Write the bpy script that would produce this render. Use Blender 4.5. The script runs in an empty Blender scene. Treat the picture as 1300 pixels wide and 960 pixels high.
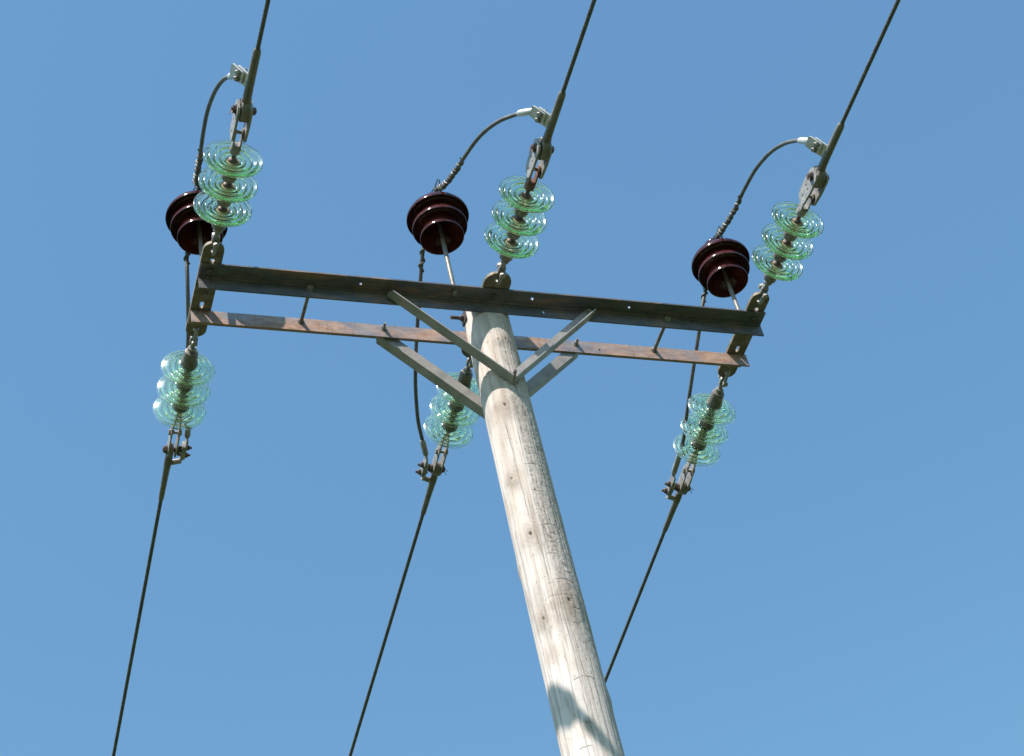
import bpy, bmesh, math, random
import numpy as np
from mathutils import Vector, Matrix
from mathutils.geometry import tessellate_polygon

sc = bpy.context.scene
COL = sc.collection
random.seed(7)
rng = np.random.default_rng(11)

# ------------------------------------------------------------------ camera
cd = bpy.data.cameras.new('camera'); cam = bpy.data.objects.new('camera', cd); COL.objects.link(cam)
cd.sensor_width = 36; cd.lens = 36 * 2540 / 1300
cd.shift_y = -45 / 1300
cd.clip_start = .05; cd.clip_end = 3000
R_ = Vector((.94880331, -.26328694, -.17450578)); U_ = Vector((-.07616515, -.72686398, .68254496)); F_ = Vector((.30654714, .63430966, .70970424))
M = Matrix((R_, U_, -F_)).transposed().to_4x4()
M.translation = Vector((-2.6857, -5.7632, 1.601))
cam.matrix_world = M
sc.camera = cam

# ------------------------------------------------------------------ sky and sun
LIGHT = Vector((1.30, 1.0, -2.45)).normalized()          # the way the sunlight travels
el = math.asin(-LIGHT.z); az = math.atan2(-LIGHT.x, -LIGHT.y)   # azimuth clockwise from +Y
w = bpy.data.worlds.new('World'); sc.world = w; w.use_nodes = True
nt = w.node_tree
sky = nt.nodes.new('ShaderNodeTexSky'); sky.sky_type = 'NISHITA'; sky.sun_disc = False
sky.sun_elevation = el; sky.sun_rotation = az % (2 * math.pi)
sky.altitude = 0; sky.air_density = 2.0; sky.dust_density = 1.0; sky.ozone_density = 5.0
bg = nt.nodes['Background']; bg.inputs['Strength'].default_value = .105
tint = nt.nodes.new('ShaderNodeMix'); tint.data_type = 'RGBA'; tint.blend_type = 'MULTIPLY'; tint.inputs[0].default_value = 1
tint.inputs[7].default_value = (.70, .935, 1.01, 1)          # the sky's own hue that day: a clear, slightly cyan blue
nt.links.new(sky.outputs[0], tint.inputs[6]); nt.links.new(tint.outputs[2], bg.inputs['Color'])
sd = bpy.data.lights.new('sun', 'SUN'); sd.energy = 5.0; sd.angle = math.radians(.53); sd.color = (1, .93, .85)
sun = bpy.data.objects.new('sun', sd); COL.objects.link(sun)
sun.rotation_euler = LIGHT.to_track_quat('-Z', 'Y').to_euler(); sun.location = (-8, -6, 20)
sc.view_settings.view_transform = 'Standard'; sc.view_settings.look = 'None'
sc.view_settings.exposure = .66; sc.view_settings.gamma = 1
sc.cycles.caustics_reflective = True; sc.cycles.caustics_refractive = True
sc.cycles.transmission_bounces = 24; sc.cycles.max_bounces = 28; sc.cycles.transparent_max_bounces = 16

# ------------------------------------------------------------------ materials
def mat(name):
    m = bpy.data.materials.new(name); m.use_nodes = True
    n = m.node_tree; b = n.nodes['Principled BSDF']
    return m, n, b
def noise(n, scale, detail=5, rough=.6, vec=None, dist=0):
    t = n.nodes.new('ShaderNodeTexNoise'); t.inputs['Scale'].default_value = scale
    t.inputs['Detail'].default_value = detail; t.inputs['Roughness'].default_value = rough
    t.inputs['Distortion'].default_value = dist
    if vec: n.links.new(vec, t.inputs['Vector'])
    return t.outputs['Fac']
def ramp(n, src, stops):
    r = n.nodes.new('ShaderNodeValToRGB'); e = r.color_ramp.elements
    while len(e) < len(stops): e.new(.5)
    for i, (p, c) in enumerate(stops): e[i].position = p; e[i].color = (*c, 1)
    n.links.new(src, r.inputs['Fac']); return r.outputs['Color']
def coords(n, scale=(1, 1, 1)):
    tc = n.nodes.new('ShaderNodeTexCoord'); mp = n.nodes.new('ShaderNodeMapping')
    mp.inputs['Scale'].default_value = scale
    n.links.new(tc.outputs['Object'], mp.inputs['Vector']); return mp.outputs['Vector']
def mix(n, f, a, b, mode='MIX'):
    m = n.nodes.new('ShaderNodeMix'); m.data_type = 'RGBA'; m.blend_type = mode
    for s, v in ((0, f), (6, a), (7, b)):
        if hasattr(v, 'is_output') or not isinstance(v, (int, float, tuple)): n.links.new(v, m.inputs[s])
        else: m.inputs[s].default_value = (*v, 1) if isinstance(v, tuple) else v
    return m.outputs[2]
def bump(n, b, src, strength, dist):
    u = n.nodes.new('ShaderNodeBump'); u.inputs['Strength'].default_value = strength; u.inputs['Distance'].default_value = dist
    n.links.new(src, u.inputs['Height']); n.links.new(u.outputs[0], b.inputs['Normal'])
def steel(name, stops, metallic, rough, scale=9, stretch=(1, 1, 1), spots=None, bstr=.35):
    m, n, b = mat(name); v = coords(n, stretch)
    c = ramp(n, noise(n, scale, 8, .68, v, .4), stops)
    if spots:
        f = ramp(n, noise(n, scale * 4.3, 6, .7, v), [(spots[1], (0, 0, 0)), (min(1, spots[1] + .12), (1, 1, 1))])
        c = mix(n, f, c, spots[0])
    n.links.new(c, b.inputs['Base Color'])
    b.inputs['Metallic'].default_value = metallic
    rr = n.nodes.new('ShaderNodeMapRange'); n.links.new(noise(n, scale * 3, 4, .6, v), rr.inputs[0])
    rr.inputs[3].default_value = rough - .12; rr.inputs[4].default_value = rough + .15
    n.links.new(rr.outputs[0], b.inputs['Roughness'])
    bump(n, b, noise(n, 160, 5, .7, v), bstr, .002)
    return m
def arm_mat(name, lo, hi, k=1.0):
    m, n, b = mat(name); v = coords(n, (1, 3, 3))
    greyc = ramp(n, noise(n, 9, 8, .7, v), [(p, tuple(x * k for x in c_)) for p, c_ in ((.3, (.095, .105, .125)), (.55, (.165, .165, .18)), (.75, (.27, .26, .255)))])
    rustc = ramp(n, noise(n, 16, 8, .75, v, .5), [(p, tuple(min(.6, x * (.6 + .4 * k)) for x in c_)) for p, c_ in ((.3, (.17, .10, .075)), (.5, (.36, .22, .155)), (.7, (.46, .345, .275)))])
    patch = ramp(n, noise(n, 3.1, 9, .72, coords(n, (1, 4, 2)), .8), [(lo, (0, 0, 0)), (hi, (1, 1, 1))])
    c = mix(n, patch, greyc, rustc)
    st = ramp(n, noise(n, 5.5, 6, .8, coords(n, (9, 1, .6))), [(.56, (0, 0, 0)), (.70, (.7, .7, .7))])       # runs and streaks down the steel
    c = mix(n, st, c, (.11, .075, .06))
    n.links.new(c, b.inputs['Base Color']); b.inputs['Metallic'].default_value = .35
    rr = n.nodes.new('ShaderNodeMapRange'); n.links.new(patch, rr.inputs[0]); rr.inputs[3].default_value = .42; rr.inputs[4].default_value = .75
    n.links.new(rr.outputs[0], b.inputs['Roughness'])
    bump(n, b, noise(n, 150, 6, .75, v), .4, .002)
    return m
M_arm_shaded = arm_mat('shaded_arm_steel', .50, .68)  # near arm: less rust, and its shade put into a darker, bluer colour
M_arm_sunlit = arm_mat('sunlit_rusty_arm_steel', .34, .56, 1.7)  # far arm: more rust, and the sunlight on it put in as brighter colour
M_brace = steel('galvanised_brace_steel', [(.3, (.23, .22, .215)), (.5, (.34, .315, .30)), (.7, (.42, .385, .36))], .25, .55, 10, (1, 1, 1), ((.20, .12, .08), .60))
M_plate = steel('stained_plate_steel', [(.3, (.12, .10, .07)), (.5, (.21, .175, .125)), (.7, (.36, .31, .25))], .2, .6, 22, (1, 1, 1), ((.10, .055, .03), .62))
M_galv = steel('galvanised_fitting', [(.3, (.20, .185, .17)), (.5, (.34, .325, .305)), (.7, (.50, .48, .455))], .3, .5, 26, (1, 1, 1), ((.16, .10, .07), .63))
M_rust = steel('rusted_fitting', [(.3, (.10, .055, .045)), (.5, (.20, .115, .085)), (.7, (.33, .22, .17))], .2, .65, 30, (1, 1, 1), ((.4, .36, .33), .68))
M_alu = steel('pale_aluminium', [(.3, (.46, .45, .43)), (.6, (.66, .65, .63))], .35, .42, 30)
M_sleeve = steel('sleeve_aluminium', [(.3, (.14, .125, .10)), (.55, (.215, .195, .165)), (.75, (.34, .32, .29))], .35, .5, 18, (1, 1, 1), ((.2, .15, .09), .66))
M_bolt = steel('dark_bolt_steel', [(.3, (.07, .055, .05)), (.6, (.16, .125, .11))], .3, .55, 40)

M_cap = steel('weathered_cap_iron', [(.3, (.13, .115, .10)), (.5, (.21, .19, .165)), (.7, (.31, .29, .265))], .3, .5, 24, (1, 1, 1), ((.12, .07, .05), .6))
M_cement = steel('pale_cement', [(.3, (.22, .22, .12)), (.7, (.38, .36, .20))], 0, .85, 40)
# stranded wire: fine helical grooves in the surface
def wire_mat():
    m, n, b = mat('weathered_stranded_wire')
    c = ramp(n, noise(n, 24, 5, .6, coords(n)), [(.3, (.085, .085, .078)), (.7, (.17, .165, .15))])
    n.links.new(c, b.inputs['Base Color']); b.inputs['Metallic'].default_value = .3; b.inputs['Roughness'].default_value = .55
    return m
M_wire = wire_mat()

def glaze():
    m, n, b = mat('brown_porcelain_glaze')
    c = ramp(n, noise(n, 14, 4, .5, coords(n)), [(.3, (.028, .006, .006)), (.5, (.048, .011, .010)), (.7, (.085, .022, .016))])
    n.links.new(c, b.inputs['Base Color']); b.inputs['Roughness'].default_value = .10
    b.inputs['Specular IOR Level'].default_value = .4
    bump(n, b, noise(n, 40, 3, .5, coords(n)), .08, .002)
    return m
M_glaze = glaze()

def glass():
    m, n, b = mat('green_toughened_glass')
    n.nodes.remove(b)
    g = n.nodes.new('ShaderNodeBsdfGlass'); g.inputs['IOR'].default_value = 1.5; g.inputs['Roughness'].default_value = .03
    g.inputs["Color"].default_value = (.985, 1, .965, 1)
    o = n.nodes['Material Output']
    u_ = n.nodes.new('ShaderNodeBump'); u_.inputs['Strength'].default_value = .15; u_.inputs['Distance'].default_value = .003
    n.links.new(noise(n, 60, 2, .5, coords(n)), u_.inputs['Height'])
    tr = n.nodes.new('ShaderNodeBsdfTranslucent'); tr.inputs['Color'].default_value = (.80, .92, .66, 1)
    di = n.nodes.new('ShaderNodeBsdfDiffuse'); di.inputs['Color'].default_value = (.80, .92, .70, 1)
    m1 = n.nodes.new('ShaderNodeMixShader'); m2 = n.nodes.new('ShaderNodeMixShader'); m1.inputs[0].default_value = .5
    n.links.new(tr.outputs[0], m1.inputs[1]); n.links.new(di.outputs[0], m1.inputs[2])
    dirt = n.nodes.new('ShaderNodeMapRange'); n.links.new(noise(n, 38, 4, .6, coords(n)), dirt.inputs[0])     # thin film of dust
    dirt.inputs[1].default_value = .35; dirt.inputs[2].default_value = .75; dirt.inputs[3].default_value = .012; dirt.inputs[4].default_value = .06
    n.links.new(dirt.outputs[0], m2.inputs[0]); n.links.new(g.outputs[0], m2.inputs[1]); n.links.new(m1.outputs[0], m2.inputs[2])
    gl = n.nodes.new('ShaderNodeBsdfGlossy'); gl.inputs['Roughness'].default_value = .17; m3 = n.nodes.new('ShaderNodeMixShader'); m3.inputs[0].default_value = .05
    n.links.new(u_.outputs[0], gl.inputs['Normal'])
    n.links.new(m2.outputs[0], m3.inputs[1]); n.links.new(gl.outputs[0], m3.inputs[2]); n.links.new(m3.outputs[0], o.inputs['Surface'])
    v = n.nodes.new('ShaderNodeVolumeAbsorption'); v.inputs['Color'].default_value = (.52, .97, .40, 1); v.inputs['Density'].default_value = 10
    n.links.new(v.outputs[0], o.inputs['Volume'])
    u = n.nodes.new('ShaderNodeBump'); u.inputs['Strength'].default_value = .12; u.inputs['Distance'].default_value = .003
    n.links.new(noise(n, 45, 2, .5, coords(n)), u.inputs['Height']); n.links.new(u.outputs[0], g.inputs['Normal'])
    return m
M_glass = glass()

def wood():
    m, n, b = mat('bleached_pole_wood')
    at = n.nodes.new('ShaderNodeVertexColor'); at.layer_name = 'wood'
    f = noise(n, 60, 8, .72, coords(n, (1, 1, .07)), .3)
    c = mix(n, .55, at.outputs[0], ramp(n, f, [(.30, (.40, .37, .35)), (.43, (.88, .86, .85)), (.6, (1, 1, 1))]), 'MULTIPLY')
    n.links.new(c, b.inputs['Base Color']); b.inputs['Roughness'].default_value = .85
    b.inputs['Specular IOR Level'].default_value = .25
    bump(n, b, f, .6, .004)
    return m
M_wood = wood()

def grass():
    m, n, b = mat('summer_grass')
    v = coords(n)
    c = ramp(n, noise(n, 1.3, 8, .7, v), [(.3, (.018, .032, .008)), (.5, (.032, .050, .012)), (.7, (.060, .066, .022))])
    n.links.new(c, b.inputs['Base Color']); b.inputs['Roughness'].default_value = .95
    bump(n, b, noise(n, 9, 6, .7, v), .8, .05)
    return m
M_grass = grass()

# ------------------------------------------------------------------ helpers
H = 8.21                                    # top face of the crossarms
def link(name, bm, m, parent=None, smooth=True, ang=35):
    me = bpy.data.meshes.new(name)
    bmesh.ops.recalc_face_normals(bm, faces=bm.faces)
    if smooth:
        for f in bm.faces: f.smooth = True
        a = math.radians(ang)
        for e in bm.edges:
            if len(e.link_faces) == 2 and e.calc_face_angle(0) > a: e.smooth = False
    bm.to_mesh(me); bm.free(); me.materials.append(m)
    o = bpy.data.objects.new(name, me); COL.objects.link(o); o.parent = parent
    return o
def thing(name, label, cat, loc=(0, 0, 0), group=None):
    o = bpy.data.objects.new(name, None); COL.objects.link(o); o.location = loc
    o.empty_display_size = .2
    o['label'] = label; o['category'] = cat
    if group: o['group'] = group
    return o
def frame(d, hint=Vector((0, 0, 1))):
    d = Vector(d).normalized()
    if abs(d.dot(hint)) > .97: hint = Vector((1, 0, 0))
    x = hint.cross(d).normalized(); y = d.cross(x)
    return Matrix((x, y, d)).transposed()
def lathe(bm, prof, seg=32, origin=(0, 0, 0), axis=(0, 0, 1), closed=False):
    """prof: list of (radius, distance along axis)"""
    fr = frame(axis); o = Vector(origin); rings = []
    for r, s in prof:
        if r < 1e-6: rings.append([bm.verts.new(o + fr @ Vector((0, 0, s)))])
        else: rings.append([bm.verts.new(o + fr @ Vector((r * math.cos(2 * math.pi * k / seg), r * math.sin(2 * math.pi * k / seg), s))) for k in range(seg)])
    prs = list(zip(rings, rings[1:])) + ([(rings[-1], rings[0])] if closed else [])
    for A, B in prs:
        for k in range(seg):
            j = (k + 1) % seg
            if len(A) == 1 and len(B) == 1: continue
            if len(A) == 1: bm.faces.new((A[0], B[k], B[j]))
            elif len(B) == 1: bm.faces.new((A[k], A[j], B[0]))
            else: bm.faces.new((A[k], A[j], B[j], B[k]))
    return bm
def tube(bm, pts, r, seg=10, cap=True):
    pts = [Vector(p) for p in pts]; n = len(pts)
    rr = r if isinstance(r, (list, tuple)) else [r] * n
    prev = None; rings = []
    for i, p in enumerate(pts):
        t = (pts[min(i + 1, n - 1)] - pts[max(i - 1, 0)]).normalized()
        if prev is None: x = frame(t).col[0]
        else: x = (prev - t * prev.dot(t)).normalized()
        prev = x; y = t.cross(x)
        rings.append([bm.verts.new(p + (x * math.cos(2 * math.pi * k / seg) + y * math.sin(2 * math.pi * k / seg)) * rr[i]) for k in range(seg)])
    for A, B in zip(rings, rings[1:]):
        for k in range(seg):
            j = (k + 1) % seg; bm.faces.new((A[k], A[j], B[j], B[k]))
    if cap: bm.faces.new(rings[0][::-1]); bm.faces.new(rings[-1])
    return bm
def stranded(pts, r, dense=None, lobes=6, seg=24, pitch=.125, step=.0055):
    """cable of twisted strands along pts; dense = length from the start that gets real strands"""
    pts = [Vector(p) for p in pts]; out = [pts[0]]; acc = [0.0]; tot = 0
    for a, b in zip(pts, pts[1:]):
        L = (b - a).length; n = max(1, int(L / step)) if (dense is None or tot < dense) else 1
        if n > 400: n = 400
        for i in range(1, n + 1): out.append(a.lerp(b, i / n)); acc.append(tot + L * i / n)
        tot += L
    P = np.array([tuple(p) for p in out]); s = np.array(acc)
    t = np.gradient(P, axis=0); t /= np.linalg.norm(t, axis=1)[:, None]
    X = np.zeros_like(P); h = np.array([0, 0, 1.]) if abs(t[0, 2]) < .9 else np.array([1., 0, 0])
    prev = np.cross(h, t[0]); prev /= np.linalg.norm(prev)
    for i in range(len(P)):
        prev = prev - t[i] * prev.dot(t[i]); prev /= np.linalg.norm(prev); X[i] = prev
    Y = np.cross(t, X); ang = np.linspace(0, 2 * np.pi, seg, endpoint=False)
    ph = lobes * ang[None] - lobes * 2 * np.pi * s[:, None] / pitch
    rad = r * (1 - .17 * (1 - np.abs(np.cos(ph / 2))) ** 1.3)
    V = P[:, None] + rad[..., None] * (X[:, None] * np.cos(ang)[None, :, None] + Y[:, None] * np.sin(ang)[None, :, None])
    n = len(P); idx = np.arange(n * seg).reshape(n, seg); nx = np.roll(idx, -1, 1)
    F = np.stack([idx[:-1], nx[:-1], nx[1:], idx[1:]], -1).reshape(-1, 4)
    me = bpy.data.meshes.new('cable')
    me.vertices.add(n * seg); me.vertices.foreach_set('co', V.reshape(-1).astype(np.float32))
    me.loops.add(F.size); me.loops.foreach_set('vertex_index', F.ravel().astype(np.int32))
    me.polygons.add(len(F)); me.polygons.foreach_set('loop_start', (np.arange(len(F)) * 4).astype(np.int32))
    me.update(calc_edges=True); me.polygons.foreach_set('use_smooth', np.ones(len(F), bool))
    return me
def link_mesh(name, me, m, parent):
    me.name = name; me.materials.append(m); o = bpy.data.objects.new(name, me); COL.objects.link(o); o.parent = parent; return o
def plate(bm, outline, t, mtx, holes=(), bev=.0012):
    """flat plate: 2-D outline (and holes) thickened along local z from 0 to t, edges slightly eased"""
    loops = [outline] + list(holes)
    polys = [[Vector((x, y, 0)) for x, y in L] for L in loops]
    tris = tessellate_polygon(polys); flat = [v for L in polys for v in L]
    lo = [bm.verts.new(mtx @ Vector((v.x, v.y, 0))) for v in flat]
    hi = [bm.verts.new(mtx @ Vector((v.x, v.y, t))) for v in flat]
    for a, b, c in tris:
        bm.faces.new((lo[a], lo[c], lo[b])); bm.faces.new((hi[a], hi[b], hi[c]))
    k = 0
    for L in polys:
        m = len(L)
        for i in range(m):
            j = (i + 1) % m; bm.faces.new((lo[k + i], lo[k + j], hi[k + j], hi[k + i]))
        k += m
    return bm
def circ(cx, cy, r, n=14, sy=1): return [(cx + r * math.cos(2 * math.pi * i / n), cy + sy * r * math.sin(2 * math.pi * i / n)) for i in range(n)]
def slot(cx, cy, r, L, n=8):
    p = [(cx + r * math.cos(a), cy + L / 2 + r * math.sin(a)) for a in [math.pi * i / n for i in range(n + 1)]]
    return p + [(cx + r * math.cos(a), cy - L / 2 + r * math.sin(a)) for a in [math.pi + math.pi * i / n for i in range(n + 1)]]
def rect(x0, y0, x1, y1): return [(x0, y0), (x1, y0), (x1, y1), (x0, y1)]
def rrect(x0, y0, x1, y1, r, n=5):
    out = []
    for cx, cy, a0 in ((x1 - r, y1 - r, 0), (x0 + r, y1 - r, 90), (x0 + r, y0 + r, 180), (x1 - r, y0 + r, 270)):
        for i in range(n + 1):
            a = math.radians(a0 + 90 * i / n); out.append((cx + r * math.cos(a), cy + r * math.sin(a)))
    return out
def hexbolt(bm, p, d, head=.016, hh=.012, shank=.008, L=.03, washer=.02, nut_at=None):
    """bolt whose head's underside sits at p, head pointing along d, shank going the other way"""
    d = Vector(d).normalized(); p = Vector(p)
    lathe(bm, [(0, 0), (washer, 0), (washer, .003), (0, .003)], 16, p, d)
    lathe(bm, [(0, .003), (head, .003), (head, .003 + hh * .8), (head * .85, .003 + hh), (0, .003 + hh)], 6, p, d)
    if L: lathe(bm, [(0, 0), (shank, 0), (shank, -L), (0, -L)], 12, p, d)
    if nut_at is not None:
        q = p - d * nut_at
        lathe(bm, [(0, 0), (head, 0), (head, -hh * .8), (0, -hh * .8)], 6, q, d)
    return bm
def catmull(pts, n=8):
    P = [Vector(p) for p in pts]; P = [P[0] * 2 - P[1]] + P + [P[-1] * 2 - P[-2]]; out = []
    for i in range(1, len(P) - 2):
        a, b, c, d = P[i - 1:i + 3]
        for k in range(n):
            t = k / n
            out.append(.5 * ((2 * b) + (c - a) * t + (2 * a - 5 * b + 4 * c - d) * t * t + (3 * b - a - 3 * c + d) * t ** 3))
    out.append(P[-2]); return out
def NB(): return bmesh.new()
T = Matrix.Translation

# ------------------------------------------------------------------ ground
bm = NB()
bmesh.ops.create_grid(bm, x_segments=80, y_segments=80, size=700)
for v in bm.verts:
    d = math.hypot(v.co.x, v.co.y)
    if d > 25: v.co.z += .6 * math.sin(v.co.x * .013 + 1) * math.cos(v.co.y * .017) * min(1, (d - 25) / 60)
g = link('ground', bm, M_grass); g['kind'] = 'structure'

# ------------------------------------------------------------------ the pole
A_, W_, TH = .1003, .0785, .008             # half distance between the arms, flange width, steel thickness
XL, XR = -1.3365, 1.3435
pole = thing('utility_pole', 'bleached wooden power line pole with twin steel crossarms and braces', 'utility pole', (0, 0, 0))

def vnoise(u, v, seed, pu):
    """periodic-in-u value noise, u in 0..pu"""
    r = np.random.default_rng(seed); g_ = r.random((pu, 4096))
    iu = np.floor(u).astype(int); iv = np.floor(v).astype(int); fu = u - iu; fv = v - iv
    fu = fu * fu * (3 - 2 * fu); fv = fv * fv * (3 - 2 * fv)
    a = g_[iu % pu, iv % 4096]; b = g_[(iu + 1) % pu, iv % 4096]; c = g_[iu % pu, (iv + 1) % 4096]; d = g_[(iu + 1) % pu, (iv + 1) % 4096]
    return (a * (1 - fu) + b * fu) * (1 - fv) + (c * (1 - fu) + d * fu) * fv
def build_pole():
    NT = 240
    zs = np.concatenate([np.linspace(0, -2.75, 1000), np.linspace(-2.75, -8.21, 90)[1:], [-8.6]])
    th = np.linspace(-np.pi, np.pi, NT, endpoint=False)
    TT, ZZ = np.meshgrid(th, zs); v = -ZZ
    uu = (TT + np.pi) / (2 * np.pi)
    # wander of the grain
    wob = (vnoise(uu * 6, v * 1.2, 3, 6) - .5) * .05 + (vnoise(uu * 14, v * 4, 4, 14) - .5) * .012
    knots = [(-143.4, -1.078, .018, 1), (-130.2, -1.400, .030, 1), (-145.7, -1.823, .022, 1), (-85.7, -1.764, .043, 1), (-118.6, -.668, .034, .9),
             (-77.4, -.250, .016, 1), (-98.6, -.262, .012, .8), (-138.2, -1.10, .007, .6), (160, -1.5, .015, 1), (40, -.9, .016, 1), (100, -1.9, .014, 1), (-20, -2.2, .015, 1), (-110, -2.35, .012, 1)]
    uk = uu.copy(); dark = np.zeros_like(uu); halo = np.zeros_like(uu); disp = np.zeros_like(uu)
    rings = np.zeros_like(uu)
    for td, z0, s, amt in knots:
        t0 = math.radians(td); dt = (TT - t0 + np.pi) % (2 * np.pi) - np.pi
        du = dt * .107; dv = ZZ - z0
        d = np.sqrt((du * 1.35) ** 2 + (dv * .85) ** 2) * (.75 + .5 * vnoise(uu * 26, v * 26, 95, 26))
        uk = uk + .012 * np.sign(du) * -np.exp(-(dv / (s * 3.2)) ** 2) * np.exp(-np.abs(du) / (s * 2.5)) * amt
        core = np.exp(-(np.sqrt((du * 1.7) ** 2 + (dv + du * .5) ** 2) / (min(s, .026) * .42 * (.75 + .5 * vnoise(uu * 60, v * 70, 91, 60)))) ** 4) * (.6 + .4 * vnoise(uu * 90, v * 90, 92, 90))
        dark = np.maximum(dark, core * amt)
        halo = np.maximum(halo, np.exp(-(d / (s * 2.4)) ** 2) * amt)
        rings += np.exp(-(d / (s * 2.6)) ** 2) * np.cos(d / s * 9) * .5 * amt
        disp += .0045 * np.exp(-(d / (s * 2.3)) ** 2) * amt - .006 * core * amt
    ug = (uk + wob * .35)
    def gr(pu, fv, seed): return vnoise((ug % 1) * pu, v * fv + 3, seed, pu)
    g1 = gr(160, 4, 21); g2 = gr(80, 2.2, 22); g3 = gr(30, 1.1, 23); g4 = gr(9, .9, 24)
    mott = vnoise(uu * 90, v * 95, 31, 90) * .5 + vnoise(uu * 45, v * 40, 32, 45) * .5
    blot = vnoise(uu * 16, v * 13, 33, 16) * .6 + vnoise(uu * 7, v * 4.5, 34, 7) * .4
    deg = np.degrees(TT)
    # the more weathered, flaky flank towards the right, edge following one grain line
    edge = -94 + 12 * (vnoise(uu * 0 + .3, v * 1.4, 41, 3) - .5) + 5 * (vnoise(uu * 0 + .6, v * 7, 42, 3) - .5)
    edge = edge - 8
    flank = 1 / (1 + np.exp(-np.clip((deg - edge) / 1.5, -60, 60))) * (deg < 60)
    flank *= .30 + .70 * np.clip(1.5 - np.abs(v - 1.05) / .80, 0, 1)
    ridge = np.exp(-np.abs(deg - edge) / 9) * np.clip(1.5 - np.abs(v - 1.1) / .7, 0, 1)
    fine = vnoise(uu * 230, v * 75, 34, 230) * .6 + vnoise(uu * 120, v * 190, 35, 120) * .4
    pale = np.array([.735, .665, .63]); tan = np.array([.56, .455, .375]); grey = np.array([.38, .335, .30]); drk = np.array([.14, .11, .09])
    c = pale[None, None] * np.ones(uu.shape + (1,))
    def blend(c, col, f): f = np.clip(f, 0, 1)[..., None]; return c * (1 - f) + col * f
    c = blend(c, tan, np.clip((g3 - .5) * 1.1 + (g4 - .5) * .6, 0, .55))
    c = blend(c, grey, (g2 - .55) * 1.1)
    c = blend(c, grey, np.clip((g1 - .62) * 1.6, 0, .5))
    c = blend(c, tan * .9, (blot - .62) * 2)
    stain = vnoise(uu * 5, v * 2.3 + 9, 81, 5) * .5 + vnoise(uu * 22, v * 7, 82, 22) * .5
    c = blend(c, grey * .85, np.clip((stain - .60) * 5, 0, 1) * (.25 + .5 * g1))
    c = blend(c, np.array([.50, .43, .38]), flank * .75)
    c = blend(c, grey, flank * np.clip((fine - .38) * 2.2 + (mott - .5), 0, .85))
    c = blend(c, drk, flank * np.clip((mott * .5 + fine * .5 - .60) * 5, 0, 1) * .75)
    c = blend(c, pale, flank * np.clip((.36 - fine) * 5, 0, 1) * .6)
    algae = np.array([.20, .215, .12])
    c = blend(c, algae, np.clip((blot - .45) * 3, 0, 1) * ((deg > -60) & (deg < 120)) * .45)
    c = blend(c, tan * .58, halo * (.35 + .6 * g2) + np.clip(rings, 0, 1) * .4)
    c = blend(c, np.array([.09, .065, .05]), dark)
    specks = np.clip((vnoise(uu * 170, v * 150, 51, 170) - .86) * 9, 0, 1) * np.clip((blot - .4) * 4, 0, 1)
    c = blend(c, drk, specks * .7)
    # long drying checks that follow the grain
    r = np.random.default_rng(5)
    checks = [(-127, -.72, -1.35, .0016), (-118, -1.15, -1.9, .0013), (-104, -.7, -1.3, .0012), (-103, -1.68, -2.7, .0018), (-112, -1.45, -2.05, .0011), (-95, -1.9, -2.7, .0012),
              (-150, -.7, -1.2, .001), (-138, -1.5, -2.3, .001), (-121, -1.95, -2.7, .0012), (-66, -.9, -1.6, .0013), (-72, -1.9, -2.6, .0013), (-96, -.12, -.5, .0011), (-112, -.25, -.55, .0011), (-84, -.2, -.6, .0012), (-160, -1.9, -2.6, .001), (-86, -1.1, -1.5, .001)]
    for k in range(26): checks.append((r.uniform(-50, 190), -r.uniform(0, 2), -r.uniform(2, 2.8), .0014))
    for k in range(34):
        z0 = -r.uniform(.1, 2.5); checks.append((r.uniform(-170, -50), z0, z0 - r.uniform(.05, .22), .0009))
    crk = np.zeros_like(uu)
    for td, za, zb, wd in checks:
        t0 = math.radians((td + 180) % 360 - 180)
        wander = (vnoise(uu * 0 + abs(td) % 3, v * 3 + td, 61, 4) - .5) * .010 + (vnoise(uu * 0 + abs(td) % 3, v * 17 + td, 62, 4) - .5) * .003
        dt = ((TT - t0 + np.pi) % (2 * np.pi) - np.pi) * .107 + wander
        m_ = np.clip((za - ZZ) / .06, 0, 1) * np.clip((ZZ - zb) / .06, 0, 1)
        crk = np.maximum(crk, np.exp(-(dt / max(wd, .0017)) ** 2) * m_ * min(1, wd / .0016) * (.55 + .6 * vnoise(uu * 0 + .2, v * 25 + td, 63, 3)))
    # short cracks across the grain
    cross = [(-1.025, -110, -60), (-1.18, -108, -84), (-1.225, -84, -78), (-1.235, -70, -62), (-1.362, -112, -55), (-1.41, -90, -70), (-1.672, -122, -92), (-1.655, -112, -60), (-1.735, -130, -100),
             (-1.74, -112, -80), (-1.61, -80, -60), (-1.80, -84, -60), (-1.88, -90, -76), (-1.46, -100, -80), (-2.14, -118, -70), (-.93, -92, -74), (-2.45, -140, -110), (-1.52, -112, -85)]
    for z0, ta, tb in cross:
        mid = (ta + tb) / 2
        zc = z0 + .010 * ((deg - mid) / 25) ** 2 * -1 + (vnoise(uu * 100, v * 0 + z0 * -5, 71, 100) - .5) * .010
        m_ = np.clip((deg - ta) / 5, 0, 1) * np.clip((tb - deg) / 5, 0, 1)
        crk = np.maximum(crk, np.exp(-((ZZ - zc) / .0020) ** 2) * m_ * np.clip(.35 + .9 * vnoise(uu * 50, v * 0 + z0 * -9, 72, 50), 0, 1))
    c = blend(c, np.array([.10, .08, .065]), crk * .85)
    # radius
    R = .1045 - .0047 * ZZ
    R = R + disp - .0018 * crk + (g2 - .5) * .0016 + (g1 - .5) * .0008 + (g4 - .5) * .004 - flank * (mott - .5) * .0015 - .0012 * flank
    R = R + .0026 * ridge - .0012 * flank * (fine - .5)
    R = R + .0015 * np.sin(ZZ * 2.1 + 1) * np.cos(TT)
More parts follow.
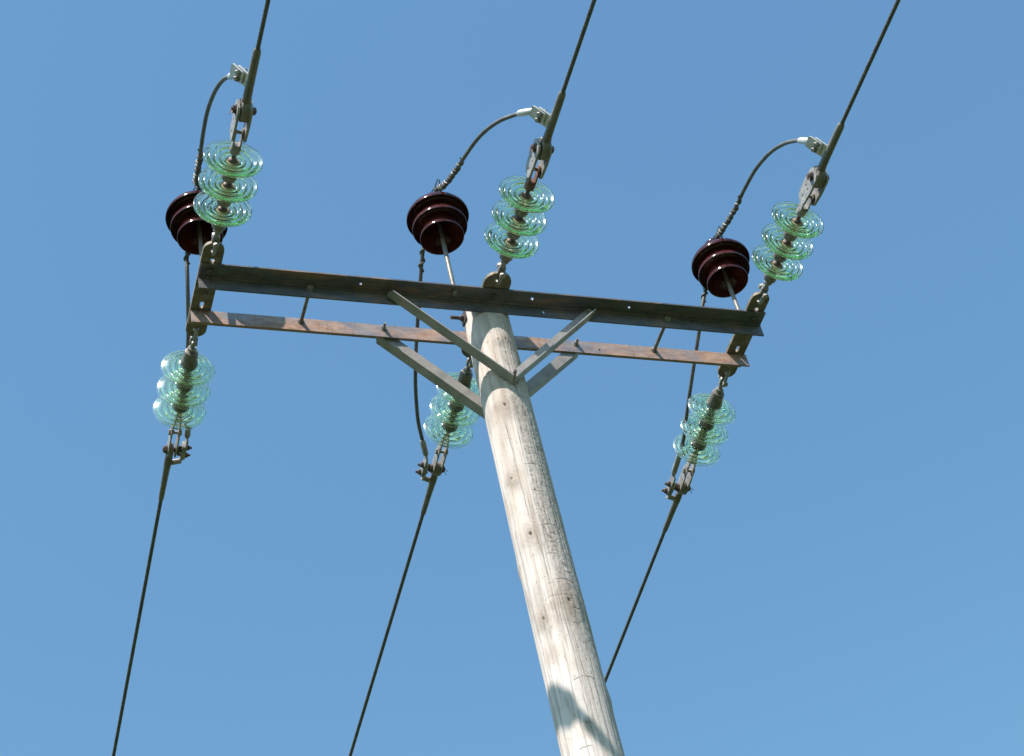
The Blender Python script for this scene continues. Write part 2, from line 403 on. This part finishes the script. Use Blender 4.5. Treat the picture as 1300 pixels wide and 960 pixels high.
    X = R * np.cos(TT); Y = R * np.sin(TT)
    notch = ZZ > -.092
    Y = np.where(notch, np.clip(Y, -.0985, .0985), Y)
    V = np.stack([X, Y, ZZ + H - .006], -1).reshape(-1, 3)
    n = len(zs); idx = np.arange(n * NT).reshape(n, NT); nx = np.roll(idx, -1, 1)
    F = np.stack([idx[:-1], idx[1:], nx[1:], nx[:-1]], -1).reshape(-1, 4)
    top = len(V); V = np.vstack([V, [[0, 0, H - .004]]])
    me = bpy.data.meshes.new('pole_shaft')
    nf = len(F) + NT
    me.vertices.add(len(V)); me.vertices.foreach_set('co', V.astype(np.float32).ravel())
    tf = np.stack([np.full(NT, top), idx[0], nx[0]], -1)
    loops = np.concatenate([F.ravel(), tf.ravel()]).astype(np.int32)
    me.loops.add(len(loops)); me.loops.foreach_set('vertex_index', loops)
    me.polygons.add(nf)
    st = np.concatenate([np.arange(len(F)) * 4, len(F) * 4 + np.arange(NT) * 3]).astype(np.int32)
    me.polygons.foreach_set('loop_start', st)
    me.update(calc_edges=True); me.validate()
    me.polygons.foreach_set('use_smooth', np.ones(nf, bool))
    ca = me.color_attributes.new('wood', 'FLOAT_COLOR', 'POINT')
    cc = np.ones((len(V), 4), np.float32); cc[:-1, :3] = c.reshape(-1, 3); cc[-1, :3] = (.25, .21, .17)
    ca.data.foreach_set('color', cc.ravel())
    me.materials.append(M_wood)
    o = bpy.data.objects.new('pole_shaft', me); COL.objects.link(o); o.parent = pole
    return o
build_pole()

# crossarms: steel angles, one on each side of the pole
XZ = lambda y0: Matrix(((1, 0, 0, 0), (0, 0, 1, y0), (0, 1, 0, H), (0, 0, 0, 1)))      # local (x, y, t) -> world (x, y0 + t, H + y)
XY = lambda z0: Matrix(((1, 0, 0, 0), (0, 1, 0, 0), (0, 0, 1, H + z0), (0, 0, 0, 1)))  # local (x, y, t) -> world (x, y, H + z0 + t)
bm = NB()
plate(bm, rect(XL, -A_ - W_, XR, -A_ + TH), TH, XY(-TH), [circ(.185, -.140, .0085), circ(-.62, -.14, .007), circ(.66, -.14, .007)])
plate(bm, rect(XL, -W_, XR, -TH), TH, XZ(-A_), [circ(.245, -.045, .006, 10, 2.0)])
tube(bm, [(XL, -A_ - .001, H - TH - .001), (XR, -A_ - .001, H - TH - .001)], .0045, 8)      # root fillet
near_arm = link('crossarm', bm, M_arm_shaded, pole); near_arm['label'] = 'shaded nearer steel angle in front of the pole'
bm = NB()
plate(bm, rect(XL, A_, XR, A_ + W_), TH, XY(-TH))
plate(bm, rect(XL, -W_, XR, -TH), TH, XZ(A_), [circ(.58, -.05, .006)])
far_arm = link('crossarm', bm, M_arm_sunlit, pole); far_arm['label'] = 'sunlit rusty steel angle behind the pole'

# diagonal braces
WB, TB = .050, .006
def brace(side, near, label):
    bm = NB()
    P0 = Vector((side * .505, 0, -.034)); P1 = Vector((side * (.0 if near else -.012), 0, -.557))
    d = (P1 - P0); L = d.length; d.normalize()
    up = Vector((-d.z * side * -1, 0, 0))
    up = Vector((0, 1, 0)).cross(d); up = up if up.z > 0 else -up
    if near: y_in = -A_ - .0015 - (.0065 if side < 0 else 0); out = Vector((0, -1, 0))
    else: y_in = A_ + TH + .0015 + (.0065 if side < 0 else 0); out = Vector((0, 1, 0))
    base = Vector((0, y_in, H))
    m1 = Matrix((d, up, out)).transposed().to_4x4(); m1.translation = base + P0
    n1 = .024
    plate(bm, [(.012, 0), (L, 0), (L + .004, WB), (0, WB), (0, n1)], TB, m1)
    # the leg that stands out from the lower edge
    m2 = Matrix((d, out, up)).transposed().to_4x4(); m2.translation = base + P0 + out * TB
    plate(bm, [(.012, 0), (L - .002, 0), (L - (.012 if near else 0), WB - TB), (0.03, WB - TB)], TB, m2)
    o = link('brace', bm, M_brace, pole, smooth=False); o['label'] = label
    return o
br_nl = brace(-1, True, 'left front brace'); br_nr = brace(1, True, 'right front brace')
brace(-1, False, 'left rear brace'); brace(1, False, 'right rear brace')

def part_bolt(name, p, d, m=M_bolt, parent=pole, **k):
    return link(name, hexbolt(NB(), p, d, **k), m, parent)
part_bolt('brace_bolt', (.008, -A_ - .0145, H - .515), (0, -1, 0), L=.04, hh=.014, head=.012, washer=.017)
lathe_b = NB(); lathe(lathe_b, [(0, 0), (.0075, 0), (.0075, .026), (0, .026)], 12, (.008, -A_ - .030, H - .515), (0, -1, 0)); link('bolt_end', lathe_b, M_bolt, pole)
part_bolt('brace_bolt', (.468, -A_ - .008, H - .026), (0, -1, 0), L=.03, head=.010, hh=.009, washer=.014, m=M_galv)
part_bolt('brace_bolt', (-.462, -A_ - .014, H - .046), (0, -1, 0), L=.03, head=.010, hh=.009, washer=.014, m=M_galv)
for x in (-.462, .467):
    b = NB(); hexbolt(b, (x, A_, H - .024), (0, -1, 0), head=.0115, hh=.012, washer=.015, L=.03)
    lathe(b, [(0, 0), (.0065, 0), (.0065, .036), (0, .036)], 12, (x, A_, H - .024), (0, -1, 0)); link('brace_bolt', b, M_galv, pole)
b = NB(); hexbolt(b, (.0, A_ + .075 - .05, H - .53), (0, 1, 0), head=.014); link('brace_bolt', b, M_bolt, pole)
# spacer rods that tie the two arms together
for x in (-.843, .862):
    b = NB(); z = H - .024
    lathe(b, [(0, 0), (.0085, 0), (.0085, 2 * A_ + .04), (0, 2 * A_ + .04)], 14, (x, -A_ - .018, z), (0, 1, 0))
    hexbolt(b, (x, A_, z), (0, -1, 0), L=0, head=.013, hh=.008, washer=.016)
    hexbolt(b, (x, A_ + TH, z), (0, 1, 0), L=0, head=.013, hh=.012, washer=.017)
    lathe(b, [(0, 0), (.0085, 0), (.0085, .03), (0, .03)], 14, (x, A_ + TH, z), (0, 1, 0))
    rod = link('spacer_rod', b, M_cap, pole)
    link('nut', hexbolt(NB(), (x, -A_, z), (0, -1, 0), L=0, head=.0135, hh=.013, washer=.016), M_galv, rod)
# sideways bolt through the pole head with its square washer
b = NB(); lathe(b, [(0, 0), (.009, 0), (.009, .26), (0, .26)], 12, (.09, .0, H - .022), (-1, 0, 0))
plate(b, rrect(-.028, -.028, .028, .028, .003), .006, T((-.104, .0, H - .024)) @ Matrix.Rotation(-math.pi / 2, 4, 'Y'))
hexbolt(b, (-.110, 0, H - .022), (-1, 0, 0), L=0, head=.014, washer=.016); link('pole_bolt', b, M_bolt, pole)

# flat plates lying on both arms; their rounded, drilled ends carry the strings
def end_plate(x0, w, y0, y1, holes, sl, rad, near_skew=0):
    out = []
    for cy, s in ((y0 + rad, -1), (y1 - rad, 1)):
        for i in range(13):
            a = math.pi * i / 12
            out.append((x0 - s * -rad * math.cos(a) * 1, cy + s * rad * math.sin(a)))
    # y0 end runs right to left under s = -1, y1 end left to right
    o1 = [(x0 + rad * math.cos(math.pi + math.pi * i / 12) * (w / 2 / rad), y0 + rad + rad * math.sin(math.pi + math.pi * i / 12)) for i in range(13)]
    o2 = [(x0 + rad * math.cos(math.pi * i / 12) * (w / 2 / rad), y1 - rad + rad * math.sin(math.pi * i / 12)) for i in range(13)]
    bm = NB(); plate(bm, o1 + o2, .016, XY(.0006), [circ(x0 + a, b, r) for a, b, r in holes] + [slot(x0 + a, b, r, L) for a, b, r, L in sl])
    bmesh.ops.recalc_face_normals(bm, faces=bm.faces)
    return link('strap_plate', bm, M_plate, pole, smooth=False)
PX = (-1.293, .003, 1.290)
for i, x in enumerate(PX):
    if i == 1: e = end_plate(x, .128, -.268, .262, [(0, -.222, .015), (0, .222, .015)], [], .062)
    else: e = end_plate(x, .092, -.290, .262, [(0, -.243, .0155), (.003, -.190, .011), (0, .222, .0155)], [(0, .070, .0085, .022)], .044)
    for y in (-.140, .140):
        b = NB(); hexbolt(b, (x, y, H - TH), (0, 0, -1), L=.03, head=.013, hh=.011, washer=.016)
        hexbolt(b, (x, y, H + .0168), (0, 0, 1), L=0, head=.014, washer=.018); link('plate_bolt', b, M_bolt, pole)

# ------------------------------------------------------------------ pin insulators
SH = [(0, .515), (.030, .515), (.034, .50), (.045, .455), (.062, .432), (.078, .412), (.090, .392), (.0985, .3655), (.1000, .3625), (.1016, .3612), (.1032, .3622), (.1036, .365), (.1015, .385), (.091, .408), (.087, .430),
      (.090, .449), (.100, .456), (.112, .449), (.1235, .436), (.1262, .4325), (.1278, .4312), (.1294, .4322), (.1300, .435), (.1275, .455), (.113, .478), (.104, .496),
      (.106, .514), (.117, .522), (.130, .516), (.1405, .506), (.1440, .5010), (.1457, .4995), (.1474, .5005), (.1482, .504), (.1465, .518), (.134, .540), (.105, .560), (.070, .574),
      (.052, .585), (.046, .598), (.050, .610), (.059, .617), (.061, .628), (.052, .640), (.03, .645), (0, .646)]
ins0 = thing('pin_insulator', 'brown porcelain insulator upright near the left end of the crossarms', 'insulator', (-1.287, .0, H + .0166), 'brown pin insulators')
bm = NB(); lathe(bm, SH, 72); link('porcelain_sheds', bm, M_glaze, ins0, ang=60)
bm = NB(); lathe(bm, [(0, -.03), (.0105, -.03), (.0105, .30), (.0095, .31), (.0095, .50), (0, .50)], 18); link('pin', bm, M_cap, ins0)
bm = NB(); lathe(bm, [(0, 0), (.022, 0), (.022, .004), (.017, .004), (.017, .018), (0, .018)], 6); link('nut', bm, M_bolt, ins0)
def clone(root, loc, label, name=None):
    r = root.copy(); COL.objects.link(r); r.location = loc; r['label'] = label
    for ch in list(root.children):
        c = ch.copy(); COL.objects.link(c); c.parent = r
        for g_ in ch.children:
            d = g_.copy(); COL.objects.link(d); d.parent = c
    return r
ins_mid = clone(ins0, (-.185, -.145, H + .0006), 'brown porcelain insulator standing on its pin beside the pole top')
ins_right = clone(ins0, (1.308, -.028, H + .0166), 'brown porcelain insulator upright near the right end of the crossarms')

# ------------------------------------------------------------------ strings of glass discs
# local frame: origin in the plate's eye, the string runs along -Y
def S(s): return Vector((0, -s, 0))
AX = (0, -1, 0)
GP = [(.0, -.043), (.028, -.043), (.036, -.036), (.040, -.031), (.055, -.028), (.080, -.022), (.102, -.013), (.117, -.005), (.1225, -.002), (.1250, .001), (.1256, .0045), (.1245, .0075), (.1218, .0088), (.1188, .0075)]
for i in range(58):
    r = .1150 - (.1150 - .034) * i / 57
    base = -.002 - .011 * (.115 - r) / .08
    GP.append((r, base + sum(h * math.exp(-((r - c) / .0050) ** 2) for c, h in ((.1010, .0140), (.0745, .0185), (.0480, .0175)))))
GP += [(.031, -.0125), (.022, -.013), (0, -.013)]
st0 = thing('insulator_string', 'string of three glass discs nearest the top left corner', 'insulator string', (0, 0, 0), 'strings of green glass discs')
def U_shackle(bm, s0, s1, hw, r, plane):
    """U with its bow at s0 and open ends at s1; plane 'z' stands upright through the plate, 'x' lies flat"""
    pts = []
    ax = Vector((0, 0, 1)) if plane == 'z' else Vector((1, 0, 0))
    pts.append(S(s1) + ax * hw)
    for i in range(13):
        a = math.pi * i / 12; pts.append(S(s0 + hw - hw * math.sin(a)) + ax * hw * math.cos(a))
    pts.append(S(s1) - ax * hw)
    tube(bm, pts, r, 10)
bm = NB(); U_shackle(bm, -.012, .062, .021, .0085, 'z')
lathe(bm, [(0, -.034), (.008, -.034), (.008, .034), (0, .034)], 12, S(.056), (0, 0, 1))
lathe(bm, [(0, .028), (.016, .028), (.016, .040), (0, .040)], 6, S(.056), (0, 0, 1))
lathe(bm, [(0, .028), (.0145, .028), (.0145, .038), (0, .038)], 6, S(.056), (0, 0, -1))
link('shackle', bm, M_galv, st0)
bm = NB()
my = Matrix(((1, 0, 0, 0), (0, -1, 0, 0), (0, 0, 1, -.007), (0, 0, 0, 1)))
plate(bm, rrect(-.017, .038, .017, .088, .015), .014, my, [circ(0, .056, .009)])
lathe(bm, [(.0, .082), (.016, .082), (.011, .095), (.0095, .155), (.0, .155)], 14, (0, 0, 0), AX)
lathe(bm, [(.0, .108), (.019, .108), (.021, .116), (.019, .122), (.0, .122)], 14, (0, 0, 0), AX)
link('ball_link', bm, M_galv, st0)
# one glass disc: shell, metal cap and pin
disc0 = link('glass_disc', lathe(NB(), GP, 88, (0, 0, 0), AX), M_glass, st0, ang=70)
disc0.location = S(.235)
bm = NB(); lathe(bm, [(0, -.106), (.022, -.106), (.029, -.103), (.0315, -.096), (.032, -.070), (.035, -.050), (.0385, -.036), (.0375, -.031), (.034, -.030), (0, -.030)], 28, (0, 0, 0), AX)
cap = link('metal_cap', bm, M_cap, disc0)
bm = NB(); lathe(bm, [(0, -.014), (.021, -.014), (.0215, -.004), (.018, .003), (.013, .006), (.009, .008), (.009, .026), (0, .026)], 20, (0, 0, 0), AX)
pin_ = link('pin', bm, M_bolt, disc0)
bm = NB(); lathe(bm, [(.0, -.0125), (.0305, -.0125), (.0295, -.0060), (.0225, -.0050), (0, -.0050)], 28, (0, 0, 0), AX)
cement = link('cement_seal', bm, M_cement, disc0)
for s in (.365, .495):
    d = disc0.copy(); COL.objects.link(d); d.parent = st0; d.location = S(s)
    for c in (cap, pin_, cement): q = c.copy(); COL.objects.link(q); q.parent = d
# socket clevis
bm = NB(); lathe(bm, [(0, .526), (.013, .526), (.022, .532), (.024, .548), (.021, .566), (.017, .576), (0, .576)], 16, (0, 0, 0), AX)
for sg in (-1, 1):
    plate(bm, rrect(.572 - .02, -.017, .655, .017, .012), .007, Matrix(((0, 0, 1, sg * .0155 - .0035), (-1, 0, 0, 0), (0, 1, 0, 0), (0, 0, 0, 1))), [circ(.640, 0, .006)])
lathe(bm, [(0, -.030), (.0075, -.030), (.0075, .030), (0, .030)], 12, S(.638), (1, 0, 0))
lathe(bm, [(0, .022), (.0135, .022), (.0135, .032), (0, .032)], 6, S(.638), (1, 0, 0))
lathe(bm, [(0, .022), (.0135, .022), (.0135, .030), (0, .030)], 6, S(.638), (-1, 0, 0))
link('socket_clevis', bm, M_rust, st0)
# pair of link plates
for sg in (-1, 1):
    bm = NB()
    m_ = Matrix(((0, 0, 1, sg * .0265 - .005), (-1, 0, 0, 0), (0, 1, 0, 0), (0, 0, 0, 1)))
    plate(bm, [(.606, -.024), (.618, -.036), (.690, -.046), (.765, -.046), (.782, -.030), (.786, .020), (.772, .038), (.700, .046), (.640, .044), (.616, .034), (.606, .014)], .010, m_, [circ(.638, 0, .007), circ(.690, .014, .006), circ(.690, -.016, .006), circ(.750, 0, .008)])
    link('link_plate', bm, M_galv, st0, smooth=False)
bm = NB()
lathe(bm, [(0, -.052), (.010, -.052), (.010, .052), (0, .052)], 14, S(.750), (1, 0, 0))
lathe(bm, [(0, .030), (.024, .030), (.024, .034), (.018, .034), (.018, .048), (0, .048)], 6, S(.750), (1, 0, 0))
lathe(bm, [(0, .030), (.024, .030), (.024, .034), (.018, .034), (.018, .046), (0, .046)], 6, S(.750), (-1, 0, 0))
tube(bm, [S(.750) + Vector((-.048, 0, .014)), S(.752) + Vector((-.049, 0, -.016)), S(.760) + Vector((-.052, .006, -.036))], .0018, 6)
tube(bm, [S(.750) + Vector((-.050, 0, .010)), S(.744) + Vector((-.055, 0, -.014)), S(.740) + Vector((-.062, .0, -.028))], .0018, 6)
link('clevis_bolt', bm, M_bolt, st0)

LAB = {('n', 0): 'string of three glass discs above the left end of the crossarms', ('n', 1): 'string of three glass discs above the crossarms near the pole head', ('n', 2): 'string of three glass discs above the right end of the crossarms',
       ('f', 0): 'string of three glass discs hanging below the left end of the crossarms', ('f', 1): 'string of three glass discs partly behind the rear left brace', ('f', 2): 'string of three glass discs below the right end of the crossarms'}
#          eye x, eye y, slope (downwards positive), yaw
SPEC = {('n', 0): (-1.293, -.243, -.010, 0), ('n', 1): (.003, -.222, -.002, 0), ('n', 2): (1.290, -.243, .012, 0),
        ('f', 0): (-1.293, .222, .030, math.pi), ('f', 1): (.003, .222, .060, math.pi), ('f', 2): (1.290, .222, .105, math.pi)}
strings = {}
for i, (k, (x, y, sl, yaw)) in enumerate(SPEC.items()):
    o = st0 if i == 0 else clone(st0, (0, 0, 0), LAB[k])
    o['label'] = LAB[k]
    o.location = (x, y, H + .006); o.rotation_euler = (sl, 0, yaw + random.uniform(-.012, .012))
    strings[k] = o
for k, o in strings.items():       # slimmer forks on the far side
    if k[0] == 'f':
        for ch in o.children:
            if ch.name.startswith('link_plate'): ch.scale = (.68, 1, .62)
            if ch.name.startswith('clevis_bolt'): ch.scale = (.82, 1, 1)
for k, o in strings.items():       # the middle near string keeps its rusted clevis, the others are galvanised
    if k != ('n', 1):
        for ch in o.children:
            if ch.name.startswith('socket_clevis'):
                ch.data = ch.data.copy(); ch.data.materials[0] = M_galv
def world_pt(k, s, side=0, up=0):
    x, y, sl, yaw = SPEC[k]; q = -1 if k[0] == 'n' else 1
    return Vector((x + side, y + q * s * math.cos(sl), H + .006 - s * math.sin(sl) + up))

# ------------------------------------------------------------------ conductors with their dead-end sleeves
PALM = {}
def conductor(k, slope, sag, palm_dir, label):
    """slope: rise per metre at the clamp; palm_dir: where the terminal flag points"""
    q = -1 if k[0] == 'n' else 1
    B = world_pt(k, .750); root = thing('conductor_wire', label, 'power line', B, 'line conductors')
    d = Vector((0, q, slope)).normalized()
    bm = NB()    # forged eye between the link plates, then the compression sleeve
    er, ew = (.050, .019) if q < 0 else (.035, .0125)
    lathe(bm, [(0, -ew), (er - .004, -ew), (er, -ew + .005), (er, ew - .005), (er - .004, ew), (0, ew)], 24, (0, 0, 0), (1, 0, 0))
    lathe(bm, [(0, .01), (.024 if q < 0 else .019, .01), (.022 if q < 0 else .018, .045), (.0185, .065), (.0180, .10)], 20, (0, 0, 0), d)
    link('clamp_eye', bm, M_sleeve, root)
    e_ = .0 if q < 0 else .0022
    bm = NB(); lathe(bm, [(0, .060), (.0165, .062), (.0178, .072), (.0174 - e_, .16), (.0168 - e_ * 1.6, .283), (.0150 - e_, .292), (.0118, .300), (0, .301)], 20, (0, 0, 0), d)
    link('sleeve', bm, M_sleeve, root)
    pts = []
    for i in range(60):
        t = .29 + 46 * (i / 59) ** 2
        pts.append(Vector((0, q * t, slope * t + sag * max(0, t - 1) ** 2)))
    link_mesh('cable', stranded(pts, .0095, 6.0), M_wire, root)
    if k[0] == 'f':      # flag standing beside the eye, bolted sideways
        sx = palm_dir[0]
        bm = NB(); m = Matrix(((0, 0, sx, sx * .052), (q, 0, 0, 0), (0, 1, 0, 0), (0, 0, 0, 1)))
        plate(bm, rrect(-.040, -.026, .052, .026, .010), .011, m)
        tube(bm, [d * .062 + Vector((sx * .060, 0, 0)), d * .072 + Vector((sx * .03, 0, 0)), d * .080], .013, 8)
        link('terminal_flag', bm, M_galv, root)
        for off in (-.020, .030):
            bm = NB(); p = Vector((sx * .073, q * off, 0)); hexbolt(bm, p, (sx, 0, 0), head=.013, hh=.012, washer=.016, L=.034, shank=.007)
            lathe(bm, [(0, 0), (.006, 0), (.006, .026), (0, .026)], 10, p, (sx, 0, 0)); link('flag_bolt', bm, M_bolt, root)
        PALM[k] = (B, d, sx, q)
        return root
    # terminal flag
    pd = Vector(palm_dir).normalized(); u = d; nrm = u.cross(pd).normalized()
    m = Matrix((u, pd, nrm)).transposed().to_4x4(); o = d * .135; m.translation = o - nrm * .005
    bm = NB(); plate(bm, rrect(-.034, .008, .030, .088, .008), .010, m, [])
    link('terminal_flag', bm, M_alu, root)
    for off in (-.014, .016):
        p = o + u * (off - .002) + pd * .062
        bm = NB(); hexbolt(bm, p + nrm * .0155, nrm, head=.0115, hh=.010, washer=.014, L=.04, nut_at=.026); link('flag_bolt', bm, M_galv, root)
    PALM[k] = (B + o, u, pd, nrm)
    return root
UPL = (-.62, 0, .78)
conductor(('n', 0), .030, .0006, (-.55, 0, .83), 'overhead cable leaving the picture at the top left')
conductor(('n', 1), .012, .0006, UPL, 'overhead cable leaving the top of the picture right of centre')
conductor(('n', 2), .006, .0006, UPL, 'overhead cable leaving the picture at the top right')
conductor(('f', 0), -.143, .0010, (1, 0, 0), 'overhead cable running down to the bottom left')
conductor(('f', 1), -.090, .0010, (-1, 0, 0), 'overhead cable running down between the left cable and the pole')
conductor(('f', 2), -.090, .0010, (-1, 0, 0), 'overhead cable running down just right of the pole')

# ------------------------------------------------------------------ jumper cables over the pin insulators
def jumper(kn, kf, head, near_pts, far_pts, label):
    head = Vector(head)
    root = thing('jumper_cable', label, 'cable', head, 'jumper cables')
    def lug_geom(k, nxt):
        B, u, pd, nrm = PALM[k]
        base = B + pd * .090; q = nrm * -.0 
        return B, u, pd, nrm
    up = Vector((0, 0, H))
    N = [Vector(p) + up for p in near_pts]; F = [Vector(p) + up for p in far_pts]
    Bn, un, pn, nn = PALM[kn]; Bf, df, sx, q = PALM[kf]
    sN = Bn + pn * .098; sF = Bf + Vector((sx * .069, -.075, .012))
    path = catmull([sN] + N + [head + Vector((0, -.07, .008)), head + Vector((0, 0, .012)), head + Vector((0, .07, -.004))] + F + [sF], 10)
    loc = [p - head for p in path]
    link_mesh('cable', stranded(loc, .0095), M_wire, root)
    # compression lugs at both ends
    def lug(pl, B, pd, u, nrm):
        bm = NB(); n = 15
        tube(bm, [p for p in pl[:n]], [.0105] + [.0150] * (n - 2) + [.0125], 14)
        a = pl[0]; c = (B - head)
        m = Matrix((u, pd, nrm)).transposed().to_4x4(); m.translation = c + nrm * .0052
        plate(bm, rrect(-.030, .036, .026, .112, .010), .009, m)
        link('cable_lug', bm, M_alu, root)
    lug(loc, Bn, pn, un, nn)
    bm = NB(); pl = loc[::-1][:9]; tube(bm, pl, [.0105] + [.0145] * 7 + [.0122], 14)
    m = Matrix(((0, 0, sx, sx * .0635), (q, 0, 0, 0), (0, 1, 0, 0), (0, 0, 0, 1))); m.translation += Bf - head
    plate(bm, rrect(-.078, -.022, .048, .022, .012), .009, m); link('cable_lug', bm, M_galv, root)
    # helical binding wire either side of the insulator head
    hi = min(range(len(loc)), key=lambda i: loc[i].length)
    def wrap(idx, total):
        pts = []; s = 0; i = idx[0]; step = 1 if idx[1] > 0 else -1
        ph = 0
        cur = loc[i]; x0 = Vector((1, 0, 0))
        while s < total and 0 < i + step < len(loc) - 1:
            nxt = loc[i + step]; L = (nxt - cur).length; t = (nxt - cur).normalized(); nsub = max(4, int(L / .0028))
            for j in range(nsub):
                p = cur + (nxt - cur) * (j / nsub); x = (x0 - t * x0.dot(t)).normalized(); y = t.cross(x)
                sl_ = s + L * j / nsub; a = 2 * math.pi * sl_ / .050 + .9 * math.sin(sl_ * 31) + .5 * math.sin(sl_ * 77)
                for_r = .0108
                pts.append(p + (x * math.cos(a) + y * math.sin(a)) * (for_r + .0012 * math.sin(a * .37)))
            s += L; cur = nxt; i += step
        return pts
    for dr, tot in ((-1, .52), (1, .36)):
        pts = wrap((hi, dr), tot)
        link('binding_wire', tube(NB(), pts, .0054, 7), M_wire, root)
    bm = NB()   # tie round the neck with loose tails
    tube(bm, [Vector((.054 * math.cos(a), .054 * math.sin(a), -.022)) for a in [2 * math.pi * i / 28 for i in range(29)]], .004, 6)
    for sx in (-1, 1):
        tube(bm, [Vector((sx * .05, -.01, -.022)), Vector((sx * .035, -.03, -.004)), Vector((sx * .012, -.07, .012)), Vector((sx * .004, -.11, .03))], .003, 6)
    tube(bm, [Vector((.012, -.08, .012)), Vector((.028, -.055, -.004)), Vector((.036, -.03, -.035))], .002, 5)
    link('neck_tie', bm, M_wire, root)
    return root
jumper(('n', 1), ('f', 1), (-.185, -.145, H + .632),
       [(-.092, -1.06, .130), (-.112, -1.00, .185), (-.142, -.93, .235), (-.168, -.84, .285), (-.185, -.74, .330), (-.195, -.60, .385), (-.196, -.45, .455), (-.190, -.30, .555)],
       [(-.198, -.02, .57), (-.215, .06, .47), (-.216, .14, .395), (-.212, .22, .335), (-.204, .33, .270), (-.190, .46, .200), (-.166, .60, .144), (-.130, .745, .075), (-.100, .82, .025)],
       'cable looping over the brown insulator at the middle')
jumper(('n', 0), ('f', 0), (-1.287, .0, H + .648),
       [(-1.347, -1.08, .125), (-1.364, -1.00, .205), (-1.378, -.90, .262), (-1.379, -.75, .335), (-1.370, -.60, .385), (-1.350, -.40, .450), (-1.318, -.16, .590)],
       [(-1.308, .11, .55), (-1.320, .15, .42), (-1.318, .19, .31), (-1.308, .27, .215), (-1.290, .40, .150), (-1.275, .56, .105), (-1.250, .70, .070), (-1.232, .80, .030)],
       'cable looping over the brown insulator at the left')
jumper(('n', 2), ('f', 2), (1.308, -.028, H + .648),
       [(1.222, -1.09, .125), (1.230, -1.02, .215), (1.224, -.94, .290), (1.214, -.84, .350), (1.214, -.70, .408), (1.224, -.55, .448), (1.241, -.38, .490), (1.280, -.17, .595)],
       [(1.285, .06, .55), (1.250, .09, .45), (1.222, .12, .365), (1.207, .19, .275), (1.201, .32, .180), (1.198, .46, .085), (1.205, .60, .012), (1.215, .70, -.025)],
       'cable looping over the brown insulator at the right')
